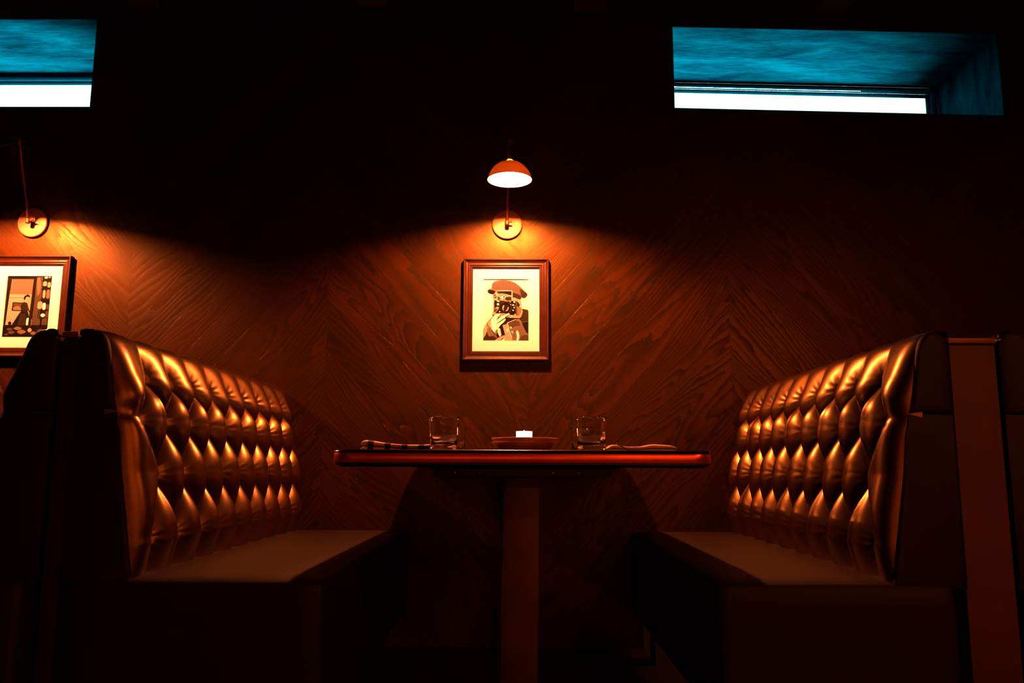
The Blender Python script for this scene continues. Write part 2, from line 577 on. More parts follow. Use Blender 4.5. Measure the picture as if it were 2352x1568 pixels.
mb = MB(); mb.box(ROOM['x0'], ROOM['x1'], ROOM['y0'], WY, -0.1, 0)
tag(mb.build('floor', M['floor']), kind='structure')
mb = MB(); mb.box(ROOM['x0'], ROOM['x1'], ROOM['y0'], WY, ROOM['z1'], ROOM['z1'] + 0.1)
tag(mb.build('ceiling', M['ceiling']), kind='structure')
mb = MB(); mb.box(ROOM['x0'] - 0.1, ROOM['x0'], ROOM['y0'], WY, 0, ROOM['z1'])
tag(mb.build('wall_left', M['room']), kind='structure')
mb = MB(); mb.box(ROOM['x1'], ROOM['x1'] + 0.1, ROOM['y0'], WY, 0, ROOM['z1'])
tag(mb.build('wall_right', M['room']), kind='structure')
mb = MB(); mb.box(ROOM['x0'], ROOM['x1'], ROOM['y0'] - 0.1, ROOM['y0'], 0, ROOM['z1'])
tag(mb.build('wall_front', M['room']), kind='structure')

# high slot windows: reveal lining and nested frame tinted with the daylight's cyan, glass
for w in (1, 2):
    x0, x1, zt, sl, zb = OPEN[w]
    yf = WY + DEPTH - 0.02
    root = bpy.data.objects.new('window_%d' % w, None)
    COL.objects.link(root)
    tag(root, kind='structure')
    T = lambda x, d=0.0: top_z(w, x) - d
    Bz = lambda x, d=0.0: bot_z(w, x) + d
    t = 0.012
    lin = MB()
    def slab(mbx, a, b, y0, y1, za, zb_, zc, zd):
        mbx.hexa([(a, y0, za), (b, y0, zb_), (a, y1, za), (b, y1, zb_), (a, y0, zc), (b, y0, zd), (a, y1, zc), (b, y1, zd)])
    e = 0.0005
    y0 = WY + 0.001
    slab(lin, x0 + e, x1 - e, y0, yf, T(x0, t), T(x1, t), T(x0, e), T(x1, e))          # soffit
    slab(lin, x0 + e, x1 - e, y0, yf, Bz(x0, e), Bz(x1, e), Bz(x0, t), Bz(x1, t))      # sill
    for a, b in ((x0 + e, x0 + t), (x1 - t, x1 - e)):
        slab(lin, a, b, y0, yf, Bz(a, t), Bz(b, t), T(a, t), T(b, t))                 # jambs
    lin.build('window_lining', M['teal'], root)
    # nested rectangles: (inset from lining, width, y front, y back, material)
    def ring(name, ins, wd, ya, yb, mat):
        r = MB()
        a, b = x0 + t + ins, x1 - t - ins
        slab(r, a, b, ya, yb, T(a, t + ins + wd), T(b, t + ins + wd), T(a, t + ins), T(b, t + ins))
        slab(r, a, b, ya, yb, Bz(a, t + ins), Bz(b, t + ins), Bz(a, t + ins + wd), Bz(b, t + ins + wd))
        for p, q in ((a, a + wd), (b - wd, b)):
            slab(r, p, q, ya, yb, Bz(p, t + ins + wd), Bz(q, t + ins + wd), T(p, t + ins + wd), T(q, t + ins + wd))
        return r.build(name, mat, root)
    ring('window_frame', 0.0005, 0.010, yf, yf + 0.05, M['frame_tint'])
    ring('sash', 0.0290, 0.006, yf + 0.015, yf + 0.045, M['frame_tint'])
    gp = MB()
    ins = 0.0105
    a, b = x0 + t + ins, x1 - t - ins
    slab(gp, a, b, yf + 0.028, yf + 0.032, Bz(a, t + ins), Bz(b, t + ins), T(a, t + ins), T(b, t + ins))
    gp.build('pane', M['glass_pane'], root)

# unseen block added outside to shade the right end of the wide window
mb = MB(); mb.box(1.98, 3.20, 4.10, 4.50, 0.0, 2.42)
tag(mb.build('light_blocker', M['room'], bevel=0.01), 'unseen block added outside, shading the right end of the wide window', 'wall')

# ceiling beams running from the back wall over the room
BEAMS = [(-2.74, 2.775, 'brown ceiling beam over the left slot window'),
         (-1.715, 2.773, 'brown ceiling beam between the left slot window and the middle beams'),
         (-0.676, 2.774, 'left of the two brown beam ends above the lit wall lamp'),
         (0.306, 2.754, 'right of the two brown beam ends above the lit wall lamp'),
         (1.385, 2.735, 'brown ceiling beam above the wide right slot window, bluish underside')]
for x, zb_, lab in BEAMS:
    mb = MB()
    mb.box(x - 0.068, x + 0.068, ROOM['y0'] + 0.001, WY - 0.001, zb_, ROOM['z1'] - 0.0005)
    tag(mb.build('ceiling_beam', M['beam'], bevel=0.004), lab, 'beam', 'beams across the ceiling')

# ------------------------------------------------------------------ tufted booth benches
BY0, BY1 = 1.95, WY - 0.004
LEN = BY1 - BY0
PROF = [(0.868, 0.445), (0.873, 0.50), (0.893, 0.62), (0.914, 0.74), (0.933, 0.853), (0.947, 0.93), (0.957, 0.995),
        (0.966, 1.027), (0.981, 1.046), (1.000, 1.054), (1.018, 1.050), (1.032, 1.036)]
BACKX = 1.038
SP, U1 = 0.151, 0.150      # tuft spacing, first button of the odd rows
ROWZ = [0.948, 0.835, 0.700, 0.545]

def resample(pts, n):
    d = [0]
    for a, b in zip(pts[:-1], pts[1:]):
        d.append(d[-1] + math.hypot(b[0] - a[0], b[1] - a[1]))
    out = []
    for k in range(n + 1):
        s = d[-1] * k / n
        i = max(j for j in range(len(d)) if d[j] <= s + 1e-9)
        i = min(i, len(pts) - 2)
        t = (s - d[i]) / (d[i + 1] - d[i])
        out.append((pts[i][0] + t * (pts[i + 1][0] - pts[i][0]), pts[i][1] + t * (pts[i + 1][1] - pts[i][1])))
    return out

def smooth(pts, it=6):
    for _ in range(it):
        pts = [pts[0]] + [((a[0] + 2 * b[0] + c[0]) / 4, (a[1] + 2 * b[1] + c[1]) / 4) for a, b, c in zip(pts[:-2], pts[1:-1], pts[2:])] + [pts[-1]]
    return pts

def row_coord(z):
    """row number as a continuous function of height"""
    if z >= ROWZ[0]:
        return 0.0
    for i in range(3):
        if z >= ROWZ[i + 1]:
            return i + (ROWZ[i] - z) / (ROWZ[i] - ROWZ[i + 1])
    return 3.0

def tufted_back(sign, seed):
    rnd = random.Random(seed)
    NU, NV = 380, 150
    prof = smooth(resample(PROF, NV), 8)
    nrm = []
    for i in range(NV + 1):
        a, b = prof[max(0, i - 1)], prof[min(NV, i + 1)]
        tx, tz = b[0] - a[0], b[1] - a[1]
        l = math.hypot(tx, tz)
        nrm.append((-tz / l, tx / l))
    buttons = []
    for r in range(4):
        n = 9 if r % 2 == 0 else 10
        for k in range(n):
            u = U1 + SP * k if r % 2 == 0 else U1 + SP * (k - 0.5)
            if u < LEN - 0.03:
                buttons.append((u, ROWZ[r], rnd.uniform(0, 6.28), rnd.choice((5, 6, 7)), rnd.uniform(0.6, 1.4)))
    bgrid = {}
    for b in buttons:
        bgrid.setdefault(int(b[0] / 0.1), []).append(b)
    jit = [rnd.uniform(0.9, 1.08) for _ in range(40)]
    vs = []
    for j in range(NU + 1):
        u = LEN * j / NU
        edge = 1.0
        if u < 0.055:
            edge = math.sqrt(max(0.0, 1 - (1 - u / 0.055) ** 2))
        if u > LEN - 0.03:
            edge = math.sqrt(max(0.0, 1 - (1 - (LEN - u) / 0.03) ** 2))
        for i in range(NV + 1):
            x, z = prof[i]
            nx, nz = nrm[i]
            R = row_coord(z)
            U = (u - U1) / SP
            p, q = U - R / 2, U + R / 2
            sp_, sq = abs(math.sin(math.pi * p)), abs(math.sin(math.pi * q))
            fl = int(min(R, 2.999))              # the first pillows run to the end without a fold
            Uf = (-R / 2, R / 2 - 1, 1 - R / 2)[fl]
            if U < Uf:
                sp_ = 1.0
                sq = math.sin(math.pi * min(0.5, Uf - U))
            h = (sp_ * sq) ** 0.56
            # height amplitude fades over the crown and toward the seat
            A = 0.049
            if z > 0.885:
                A *= max(0.10, 1 - 0.92 * ((z - 0.885) / 0.165) ** 1.25)
            if x > 0.985:
                A *= 0.10
            if z < 0.53:
                A *= max(0.25, 1 - (0.53 - z) / 0.11)
            cell = int(math.floor(U)) + 3
            A *= jit[cell % 40]
            h = A * h * edge
            # an extra belly low in each pillow, leather sags forward
            if 0 < R < 3:
                h += 0.004 * edge * math.sin(math.pi * (R % 1.0)) * sp_ * sq
            for key in (int(u / 0.1) - 1, int(u / 0.1), int(u / 0.1) + 1):
                for bu, bz, ph, nr, am in bgrid.get(key, ()):
                    du, dz = u - bu, z - bz
                    r2_ = du * du + dz * dz
                    if r2_ < 0.006:
                        r_ = math.sqrt(r2_)
                        h -= 0.014 * math.exp(-(r_ / 0.013) ** 2)
                        h += 0.0010 * am * math.sin(nr * 2 * math.atan2(dz, du) + ph) * math.exp(-((r_ - 0.028) / 0.016) ** 2)
            h += 0.0  # base plane
            # the side seam pinches the near end
            if u < 0.05:
                h -= 0.020 * math.exp(-((z - 0.850) / 0.020) ** 2) * (1 - u / 0.05) * 0.6
            yy = BY0 + u
            xx = min(1.0370, x + nx * h + (1 - edge) * 0.018)
            vs.append((sign * xx, yy, z + nz * h))
    fs = []
    S = NV + 1
    for j in range(NU):
        for i in range(NV):
            fs.append((j * S + i, j * S + i + 1, (j + 1) * S + i + 1, (j + 1) * S + i))
    mb = MB()
    mb.add(vs, fs, 0, True)
    # back face, bottom
    mb.add([(sign * 1.032, BY0, 1.036), (sign * 1.032, BY1, 1.036), (sign * BACKX, BY1, 1.02), (sign * BACKX, BY0, 1.02),
            (sign * BACKX, BY1, 0.445), (sign * BACKX, BY0, 0.445), (sign * 0.885, BY1, 0.445), (sign * 0.885, BY0, 0.445)],
           [(0, 1, 2, 3), (3, 2, 4, 5), (5, 4, 6, 7)], 0, True)
    return mb

def end_cap(sign, y0, y1):
    """upholstered end of the backrest: gently domed, in two pieces above and below the seam"""
    obs = []
    poly = [p for p in smooth(resample(PROF, 60), 3)]
    def piece(zl, zh):
        pts = [p for p in poly if zl <= p[1] <= zh and p[0] < 1.03]
        if zh < 1.0:
            pts = [p for p in pts if p[0] < 0.99]
        def fx(z):
            for a, b in zip(poly[:-1], poly[1:]):
                if a[1] <= z <= b[1]:
                    return a[0] + (b[0] - a[0]) * (z - a[1]) / max(1e-6, b[1] - a[1])
            return poly[0][0]
        pts = [(fx(zl) if zl > 0.446 else poly[0][0], zl)] + pts
        if zh < 1.0:
            pts.append((fx(zh), zh)); pts.append((BACKX, zh))
        else:
            pts.append((1.033, 1.034)); pts.append((BACKX, 1.02))
        pts.append((BACKX, zl))
        cx = sum(p[0] for p in pts) / len(pts); cz = (zl + min(zh, 1.05)) / 2
        mb = MB()
        vs, fs = [], []
        n = len(pts)
        K = 8
        for k in range(K + 1):
            t = k / K
            s = 1 - 0.30 * t
            d = 0.010 * math.sin(t * math.pi / 2) ** 0.6
            for x, z in pts:
                # shrink toward a spine line, not a point
                xx = x + (cx - x) * 0.55 * t
                zz = z + (cz - z) * 0.25 * t
                vs.append((sign * xx, y0 - d, zz))
        for k in range(K):
            for i in range(n):
                j = (i + 1) % n
                fs.append((k * n + i, k * n + j, (k + 1) * n + j, (k + 1) * n + i))
        fs.append(tuple(K * n + i for i in range(n)))
        # body behind
        o = len(vs)
        for x, z in pts:
            vs.append((sign * x, y0 + 0.012, z))
        for i in range(n):
            j = (i + 1) % n
            fs.append((i, j, o + j, o + i))
        mb.add(vs, fs, 0, True)
        return mb
    return [piece(0.447, 0.8492), piece(0.8520, 2.0)]

def rounded_box(mb, x0, x1, y0, y1, z0, z1, r, mi=0, crown=0.0):
    """soft upholstered block"""
    N = 18
    def ax(a, b):
        pts = []
        for k in range(5):
            t = k / 4 * math.pi / 2
            pts.append((a + r - r * math.cos(t), None))
        return pts
    bmv, fs = [], []
    # superellipsoid-like rounding by projecting a subdivided box
    nx, ny, nz = 14, 20, 8
    idx = {}
    def emit(i, j, k):
        key = (i, j, k)
        if key in idx:
            return idx[key]
        def pos(t, n, a, b):
            # denser near the ends
            s = t / n
            s = 0.5 - 0.5 * math.cos(math.pi * s)
            return a + (b - a) * s
        p = Vector((pos(i, nx, x0, x1), pos(j, ny, y0, y1), pos(k, nz, z0, z1)))
        c = Vector((min(max(p.x, x0 + r), x1 - r), min(max(p.y, y0 + r), y1 - r), min(max(p.z, z0 + r), z1 - r)))
        d = p - c
        if d.length > 1e-9:
            p = c + d.normalized() * r if d.length > 0 else p
        if crown and k == nz:
            sx = (p.x - x0) / (x1 - x0); sy_ = (p.y - y0) / (y1 - y0)
            p.z += crown * (max(0, 1 - (2 * sx - 1) ** 4)) * (max(0, 1 - (2 * sy_ - 1) ** 6))
        idx[key] = len(bmv)
        bmv.append(tuple(p))
        return idx[key]
    def q(a, b, c, d):
        fs.append((a, b, c, d))
    for i in range(nx):
        for j in range(ny):
            q(emit(i, j, 0), emit(i, j + 1, 0), emit(i + 1, j + 1, 0), emit(i + 1, j, 0))
            q(emit(i, j, nz), emit(i + 1, j, nz), emit(i + 1, j + 1, nz), emit(i, j + 1, nz))
        for k in range(nz):
            q(emit(i, 0, k), emit(i + 1, 0, k), emit(i + 1, 0, k + 1), emit(i, 0, k + 1))
            q(emit(i, ny, k), emit(i, ny, k + 1), emit(i + 1, ny, k + 1), emit(i + 1, ny, k))
    for j in range(ny):
        for k in range(nz):
            q(emit(0, j, k), emit(0, j, k + 1), emit(0, j + 1, k + 1), emit(0, j + 1, k))
            q(emit(nx, j, k), emit(nx, j + 1, k), emit(nx, j + 1, k + 1), emit(nx, j, k + 1))
    mb.add(bmv, fs, mi, True)

def make_bench(sign, label, seed, seat_in):
    root = thing('booth_bench', label, 'bench', (0, 0, 0), 0, 'tufted leather booth benches')
    tufted_back(sign, seed).build('backrest', M['leather'], root)
    for pc in end_cap(sign, BY0 + 0.004, BY1):
        pc.build('side_panel', M['leather_dull'], root, autosmooth=True)
    mb = MB()
    a, b = sorted((sign * seat_in, sign * 1.012))
    rounded_box(mb, a, b, BY0 - 0.012, BY1, 0.13, 0.460, 0.030, crown=0.006)
    mb.build('seat', M['leather_dull'], root)
    mb = MB()
    a, b = sorted((sign * 0.50, sign * 1.0))
    mb.box(a, b, BY0 + 0.04, BY1, 0.0, 0.135)
    mb.build('plinth', M['black_steel'], root)
    return root

right_bench = make_bench(1, 'tufted leather booth bench right of the table, facing left', 3, 0.452)
left_bench = make_bench(-1, 'tufted leather booth bench left of the table, facing right', 7, 0.408)
left_bench.location.x = -0.043
nb = copy_tree(right_bench)
nb.location = (-2.170, 0, 0)
nb['label'] = 'dark leather bench back at the left edge, in front of the cut-off picture'
nb2 = copy_tree(left_bench)
nb2.location = (2.198, 0, 0)
nb2['label'] = 'leather bench back at the right edge of the photo, beyond the capped divider'

# dividers between the back-to-back benches
def divider(x0, x1, ztop, label, mat='panel'):
    root = thing('divider_panel', label, 'divider', ((x0 + x1) / 2, BY0, 0), 0, 'dividers between the booths')
    h = (x1 - x0) / 2
    mb = MB(); mb.box(-h, h, 0.012, LEN, 0, ztop - 0.017)
    mb.build('panel', M[mat], root, bevel=0.002)
    mb = MB(); mb.box(-h, h, 0.006, LEN, ztop - 0.014, ztop)
    mb.build('cap_rail', M['cap'], root, bevel=0.002)
    mb = MB(); mb.box(-h + 0.003, h - 0.003, 0.018, LEN, ztop - 0.018, ztop - 0.0135)
    mb.build('shadow_gap', M['black_steel'], root)
    return root
divider(1.0405, 1.1555, 1.036, 'wide wooden divider panel with a lit cap rail behind the right bench')
divider(-1.1265, -1.0875, 1.046, 'narrow divider panel behind the left bench, shade in its colour', 'panel_shaded')

# ------------------------------------------------------------------ table
TX, TY0, TY1, TW = 0.0045, 1.85, 3.397, 0.437
table = thing('dining_table', 'dark dining table with glossy red-brown edge band between the two benches', 'table', (TX, TY0, 0))
def plan(inset, r=0.05, n=10):
    x0, x1, y0, y1 = -TW + inset, TW - inset, inset, TY1 - TY0 - inset
    rr = max(0.004, r - inset)
    pts = []
    for cx, cy_, a0 in ((x1 - rr, y0 + rr, -90), (x1 - rr, y1 - rr, 0), (x0 + rr, y1 - rr, 90), (x0 + rr, y0 + rr, 180)):
        for k in range(n + 1):
            a = math.radians(a0 + 90 * k / n)
            pts.append((cx + rr * math.cos(a), cy_ + rr * math.sin(a)))
    return pts
def layered(name, layers, mat, caps=(True, True)):
    mb = MB()
    vs, fs = [], []
    n = None
    for ins, z in layers:
        p = plan(ins)
        n = len(p)
        vs += [(x, y, z) for x, y in p]
    for i in range(len(layers) - 1):
        for k in range(n):
            j = (k + 1) % n
            fs.append((i * n + k, i * n + j, (i + 1) * n + j, (i + 1) * n + k))
    if caps[0]:
        fs.append(tuple(reversed(range(n))))
    if caps[1]:
        fs.append(tuple(range((len(layers) - 1) * n, len(layers) * n)))
    mb.add(vs, fs, 0, True)
    return mb.build(name, mat, table, autosmooth=True)
layered('tabletop', [(0.004, 0.7515), (0.001, 0.7520), (0.000, 0.7545), (0.0012, 0.7572), (0.0035, 0.7588), (0.008, 0.7593)], M['table_top'])
layered('edge_band', [(0.004, 0.7295), (0.0015, 0.7300), (0.0008, 0.7310), (0.0008, 0.7500), (0.0015, 0.7512), (0.004, 0.7515)], M['table_band'])
layered('lower_rim', [(0.016, 0.7200), (0.014, 0.7210), (0.012, 0.7235), (0.006, 0.7240), (0.003, 0.7265), (0.003, 0.7290), (0.006, 0.7295)], M['black_steel'])
mb = MB(); mb.box(-0.22, 0.22, 0.19, TY1 - TY0 - 0.19, 0.696, 0.7195)
mb.build('support_plate', M['black_steel'], table, bevel=0.002)
for sx in (-0.166, -0.104, 0.079, 0.141):
    mb = MB(); mb.lathe([(0.0035, 0.0), (0.0035, 0.0015), (0.0020, 0.0024)], 14, (sx, 0.1900, 0.7065), axis='y')
    mb.build('screw', M['screw'], table)
for yy in (0.20, TY1 - TY0 - 0.295):
    mb = MB()
    mb.hexa([(-0.0535, yy, 0.0), (0.0385, yy, 0.0), (-0.0535, yy + 0.095, 0.0), (0.0385, yy + 0.095, 0.0),
             (-0.0450, yy, 0.6958), (0.0455, yy, 0.6958), (-0.0450, yy + 0.095, 0.6958), (0.0455, yy + 0.095, 0.6958)])
    mb.build('post', M['table_leg'], table, bevel=0.003)
mb = MB(); mb.box(-0.27, 0.27, 0.16, TY1 - TY0 - 0.16, 0.0, 0.012)
mb.build('base_plate', M['black_steel'], table, bevel=0.003)
TABZ = 0.7593

# ------------------------------------------------------------------ tableware
def tumbler(loc, label):
    root = thing('drinking_glass', label, 'glass', loc, 0, 'water glasses on the table')
    R0, R1, H = 0.0355, 0.0400, 0.0885
    outer = [(R0 - 0.003, 0.0), (R0, 0.003)]
    for k in range(1, 13):
        t = k / 12
        outer.append((R0 + (R1 - R0) * t ** 1.3, 0.003 + (H - 0.004) * t))
    outer += [(R1 - 0.0007, H), (R1 - 0.0017, H)]
    inner = []
    for k in range(12, -1, -1):
        t = k / 12
        z = 0.018 + (H - 0.020) * t
        inner.append((R0 + (R1 - R0) * (z / H) ** 1.3 - 0.0026 - (0.006 * (1 - t) ** 6), z))
    inner += [(0.022, 0.0165), (0.010, 0.0155), (0.0006, 0.0152)]
    mb = MB()
    mb.lathe(outer + inner, 72, (0, 0, 0))
    ob = mb.build('glass_body', M['tumbler'], root)
    for v in ob.data.vertices:                       # pressed glass: shallow flutes inside and out
        r = math.hypot(v.co.x, v.co.y)
        if r > 0.02 and 0.004 < v.co.z < H - 0.003:
            a = math.atan2(v.co.y, v.co.x) + loc[0] * 9
            k = 1 + 0.006 * math.cos(9 * a) * (1 if r < 0.0365 else -0.4) + 0.003 * math.sin(17 * a + v.co.z * 90)
            v.co.x *= k
            v.co.y *= k
    return root
tumbler((-0.196, 2.10, TABZ + 0.0004), 'nearer glass left of the candle, beside the striped napkin')
tumbler((0.184, 2.10, TABZ + 0.0004), 'nearer glass right of the candle, touching the plain napkin end')
tumbler((-0.217, 2.69, TABZ + 0.0004), 'far glass seen partly behind the nearer left glass')
tumbler((0.206, 2.69, TABZ + 0.0004), 'far glass peeking out left from behind the nearer right glass')

def plate(z, label, r=0.093):
    root = thing('side_plate', label, 'plate', (0.013, 2.30, z), 0, 'stacked side plates')
    prof = [(0.045, 0.0), (0.052, 0.0), (0.054, 0.003), (0.070, 0.008), (0.084, 0.018), (r - 0.001, 0.0265), (r, 0.0285), (r - 0.001, 0.0305),
            (r - 0.004, 0.0300), (0.080, 0.0235), (0.066, 0.0120), (0.050, 0.0085), (0.002, 0.0080)]
    mb = MB(); mb.lathe(prof, 80)
    mb.build('dish', M['plate'], root)
    return root
plate(TABZ + 0.0003, 'lower terracotta side plate of the stack on the table')
plate(TABZ + 0.0106, 'upper terracotta side plate of the stack, under the candle')

cz = TABZ + 0.0106 + 0.0087
candle = thing('votive_candle', 'glowing tealight in a small glass holder on the stacked plates', 'candle', (0.012, 2.30, cz))
mb = MB(); mb.lathe([(0.0200, 0.0), (0.0220, 0.002), (0.0226, 0.036), (0.0230, 0.0405), (0.0218, 0.0405), (0.0208, 0.036), (0.0200, 0.004), (0.001, 0.003)], 48)
mb.build('holder', M['wax_glass'], candle)
mb = MB(); mb.lathe([(0.0185, 0.0042), (0.0190, 0.005), (0.0190, 0.024), (0.0180, 0.025), (0.001, 0.0245)], 40)
mb.build('wax', M['wax'], candle)
mb = MB(); mb.lathe([(0.0005, 0.0265), (0.0026, 0.029), (0.0034, 0.032), (0.0022, 0.038), (0.0004, 0.044)], 16)
mb.build('flame', M['flame'], candle)
mb = MB(); mb.tube([(0, 0, 0.0246), (0.0002, 0, 0.0275)], 0.0005, 8)
mb.build('wick', M['black_steel'], candle)

def napkin(name, prof, yc, halfw, mat, label, seed, cat='napkin'):
    """folded cloth: layered sheets following a height profile (x, ztop)"""
    rnd = random.Random(seed)
    root = thing(name, label, cat, (0, 0, 0))
    def layer(z0f, z1f, inset_y, xs_, wob):
        mb = MB()
        n = len(xs_)
        N = 16
        vs, fs = [], []
        for i, x in enumerate(xs_):
            lo, hi = z0f(i), z1f(i)
            for k in range(N):
                a = 2 * math.pi * k / N
                ca, sa = math.cos(a), math.sin(a)
                e = 0.45
                yy = yc + (halfw - inset_y) * math.copysign(abs(ca) ** e, ca) + wob * math.sin(x * 40 + k)
                mid, hh = (lo + hi) / 2, (hi - lo) / 2
                taper = 1.0
                if i == 0 or i == n - 1:
                    taper = 0.35
                zz = mid + hh * taper * math.copysign(abs(sa) ** 0.7, sa)
                vs.append((x, yy, zz))
        for i in range(n - 1):
            for k in range(N):
                j = (k + 1) % N
                fs.append((i * N + k, i * N + j, (i + 1) * N + j, (i + 1) * N + k))
        fs.append(tuple(reversed(range(N))))
        fs.append(tuple(range((n - 1) * N, n * N)))
        mb.add(vs, fs, 0, True)
        return mb
    # interpolate profile
    def smoothp(P, n):
        P = resample(P, n)
        return smooth(P, 2)
    P = smoothp(prof, 48)
    xs_ = [p[0] for p in P]
    layer(lambda i: TABZ + 0.0008, lambda i: TABZ + 0.0008 + (P[i][1] - TABZ) * 0.42, 0.0, xs_, 0.001).build('lower_fold', mat, root)
    layer(lambda i: TABZ + 0.0012 + (P[i][1] - TABZ) * 0.43, lambda i: P[i][1], 0.004, xs_, 0.0015).build('upper_fold', mat, root)
    return root
napkin('folded_napkin', [(-0.424, 0.786), (-0.418, 0.7905), (-0.400, 0.7900), (-0.372, 0.7845), (-0.345, 0.7815), (-0.320, 0.7790), (-0.290, 0.7785),
                         (-0.262, 0.7785), (-0.240, 0.7800), (-0.228, 0.7795), (-0.2185, 0.7750)], 2.215, 0.052, M['cloth_left'],
       'striped cloth napkin folded flat at the left end of the table', 5)
napkin('folded_napkin', [(0.232, 0.7730), (0.240, 0.7795), (0.252, 0.7800), (0.268, 0.7760), (0.290, 0.7745), (0.320, 0.7755), (0.340, 0.7800),
                         (0.352, 0.7815), (0.380, 0.7800), (0.400, 0.7785), (0.412, 0.7740)], 2.185, 0.045, M['cloth_right'],
       'plain pale napkin folded flat at the right end of the table', 6)

knife = thing('table_knife', 'thin metal knife leaning on the plain napkin, handle tip up', 'cutlery', (0, 0, 0))
mb = MB(); mb.tube([(0.2470, 2.090, 0.7805), (0.2520, 2.092, 0.7775), (0.2700, 2.100, 0.7690), (0.2810, 2.105, 0.7640)], [0.0019, 0.0021, 0.0017, 0.0014], 12)
mb.build('handle', M['steel'], knife)
mb = MB(); mb.tube([(0.2809, 2.105, 0.7641), (0.2870, 2.108, 0.7618), (0.3300, 2.118, 0.7608), (0.3600, 2.122, 0.7605)], [0.0013, 0.0010, 0.0010, 0.0006], 10)
mb.build('blade', M['steel'], knife)

# ------------------------------------------------------------------ wall lamps
def wall_lamp(plate_c, joint, shade_c, label):
    root = thing('wall_lamp', label, 'lamp', (plate_c[0], WY, plate_c[1]), 0, 'swing-arm wall lamps')
    ox, oz = plate_c
    def L(p):
        return (p[0] - ox, p[1] - WY, p[2] - oz)
    pc = (0, 0, 0)
    mb = MB(); mb.lathe([(0.0615, 0.0005), (0.0645, 0.0015), (0.0650, 0.010), (0.0635, 0.0135), (0.0600, 0.0145), (0.001, 0.0150)], 64, pc, axis='y')
    mb.build('back_plate', M['plate_metal'], root)
    mb = MB(); mb.lathe([(0.0030, 0.0148), (0.0030, 0.0162), (0.0018, 0.0170)], 12, (-0.038, 0, 0.002), axis='y')
    mb.build('screw', M['screw'], root)
    # swivel joint on the plate
    jy = -0.045
    mb = MB()
    mb.lathe([(0.0050, 0.012), (0.0050, 0.040)], 16, (0, 0, 0), axis='y')
    mb.lathe([(0.0085, -0.011), (0.0095, -0.008), (0.0095, 0.010), (0.0075, 0.013)], 24, (0, jy, -0.002), axis='z')
    mb.build('swivel', M['bronze'], root)
    mb = MB()
    mb.lathe([(0.0035, 0.008), (0.0045, 0.010), (0.0045, 0.016), (0.0030, 0.018), (0.0030, 0.022)], 16, (0, jy, 0.001), axis='x')
    mb.tube([(0.021, jy, 0.006), (0.029, jy, 0.007), (0.031, jy, 0.001), (0.029, jy, -0.005), (0.021, jy, -0.004)], 0.0017, 8)
    mb.build('wing_knob', M['bronze'], root)
    j = Vector(L(joint))
    base = Vector((0, jy, 0.006))
    mb = MB(); mb.tube([base, base + (j - base) * 0.06, j], [0.0070, 0.0050, 0.0046], 16)
    mb.build('arm', M['bronze'], root)
    mb = MB()
    mb.lathe([(0.0060, -0.014), (0.0072, -0.012), (0.0072, 0.010), (0.0055, 0.013)], 20, tuple(j), axis='z')
    mb.tube([j + Vector((0.006, 0, 0.002)), j + Vector((0.016, 0, 0.002))], 0.0032, 12)
    mb.tube([j + Vector((0.016, 0, 0.002)), j + Vector((0.017, 0, 0.008)), j + Vector((0.026, 0, 0.008)), j + Vector((0.026, 0, -0.004)), j + Vector((0.017, 0, -0.004)), j + Vector((0.016, 0, 0.002))], 0.0014, 8)
    mb.build('upper_joint', M['bronze'], root)
    s = Vector(L(shade_c))
    R, H = 0.0870, 0.070
    apex = s + Vector((0, 0, H + 0.012))
    mb = MB(); mb.tube([j + Vector((0, -0.004, -0.006)), j + (apex - j) * 0.5 + Vector((0, -0.012, 0.012)), apex + Vector((0, 0.002, 0.014)), apex], 0.0040, 12)
    mb.build('stem', M['pendant'], root)
    prof = []
    for k in range(0, 15):
        t = k / 14
        a = t * math.pi / 2
        prof.append((R * math.cos(a) * (1 - 0.10 * math.sin(2 * a)) + 0.012 * t, H * math.sin(a)))
    prof[-1] = (0.012, H)
    inner = [(max(0.008, r - 0.0016), z - 0.0016 * (z > 0.001)) for r, z in reversed(prof)]
    mb = MB()
    mb.lathe([(R + 0.0015, -0.0020)] + prof + [(0.011, H + 0.010), (0.0085, H + 0.012)], 72, tuple(s))
    sh = mb.build('lamp_shade', M['shade'], root)
    # remove the lower cap so that the shade is open below
    bm = bmesh.new(); bm.from_mesh(sh.data)
    big = [f for f in bm.faces if len(f.verts) > 10 and f.calc_center_median().z < s.z + 0.01]
    bmesh.ops.delete(bm, geom=big, context='FACES')
    bm.to_mesh(sh.data); bm.free()
    mb = MB(); mb.lathe([(R + 0.0008, -0.0018)] + [(max(0.006, r - 0.0022), max(-0.0010, z - 0.0022)) for r, z in prof], 72, tuple(s), caps=False)
    mb.build('reflector', M['shade_inside'], sh)
    mb = MB(); mb.lathe([(0.0004, 0.014), (0.009, 0.0155), (0.018, 0.021), (0.0225, 0.029), (0.0225, 0.035), (0.019, 0.042), (0.012, 0.047), (0.009, 0.050)], 32, (s.x, s.y - 0.020, s.z + 0.005))
    mb.build('bulb', M['lamp_bulb'], root)
    return root
wall_lamp((-0.0575, 1.755), (-0.048, 3.09, 2.006), (-0.043, 3.050, 1.834), 'lit swing-arm wall lamp above the portrait of the photographer')
wall_lamp((-2.1255, 1.760), (-2.022, 3.09, 2.006), (-2.170, 3.050, 1.836), 'swing-arm wall lamp at the left edge above the cut-off picture')

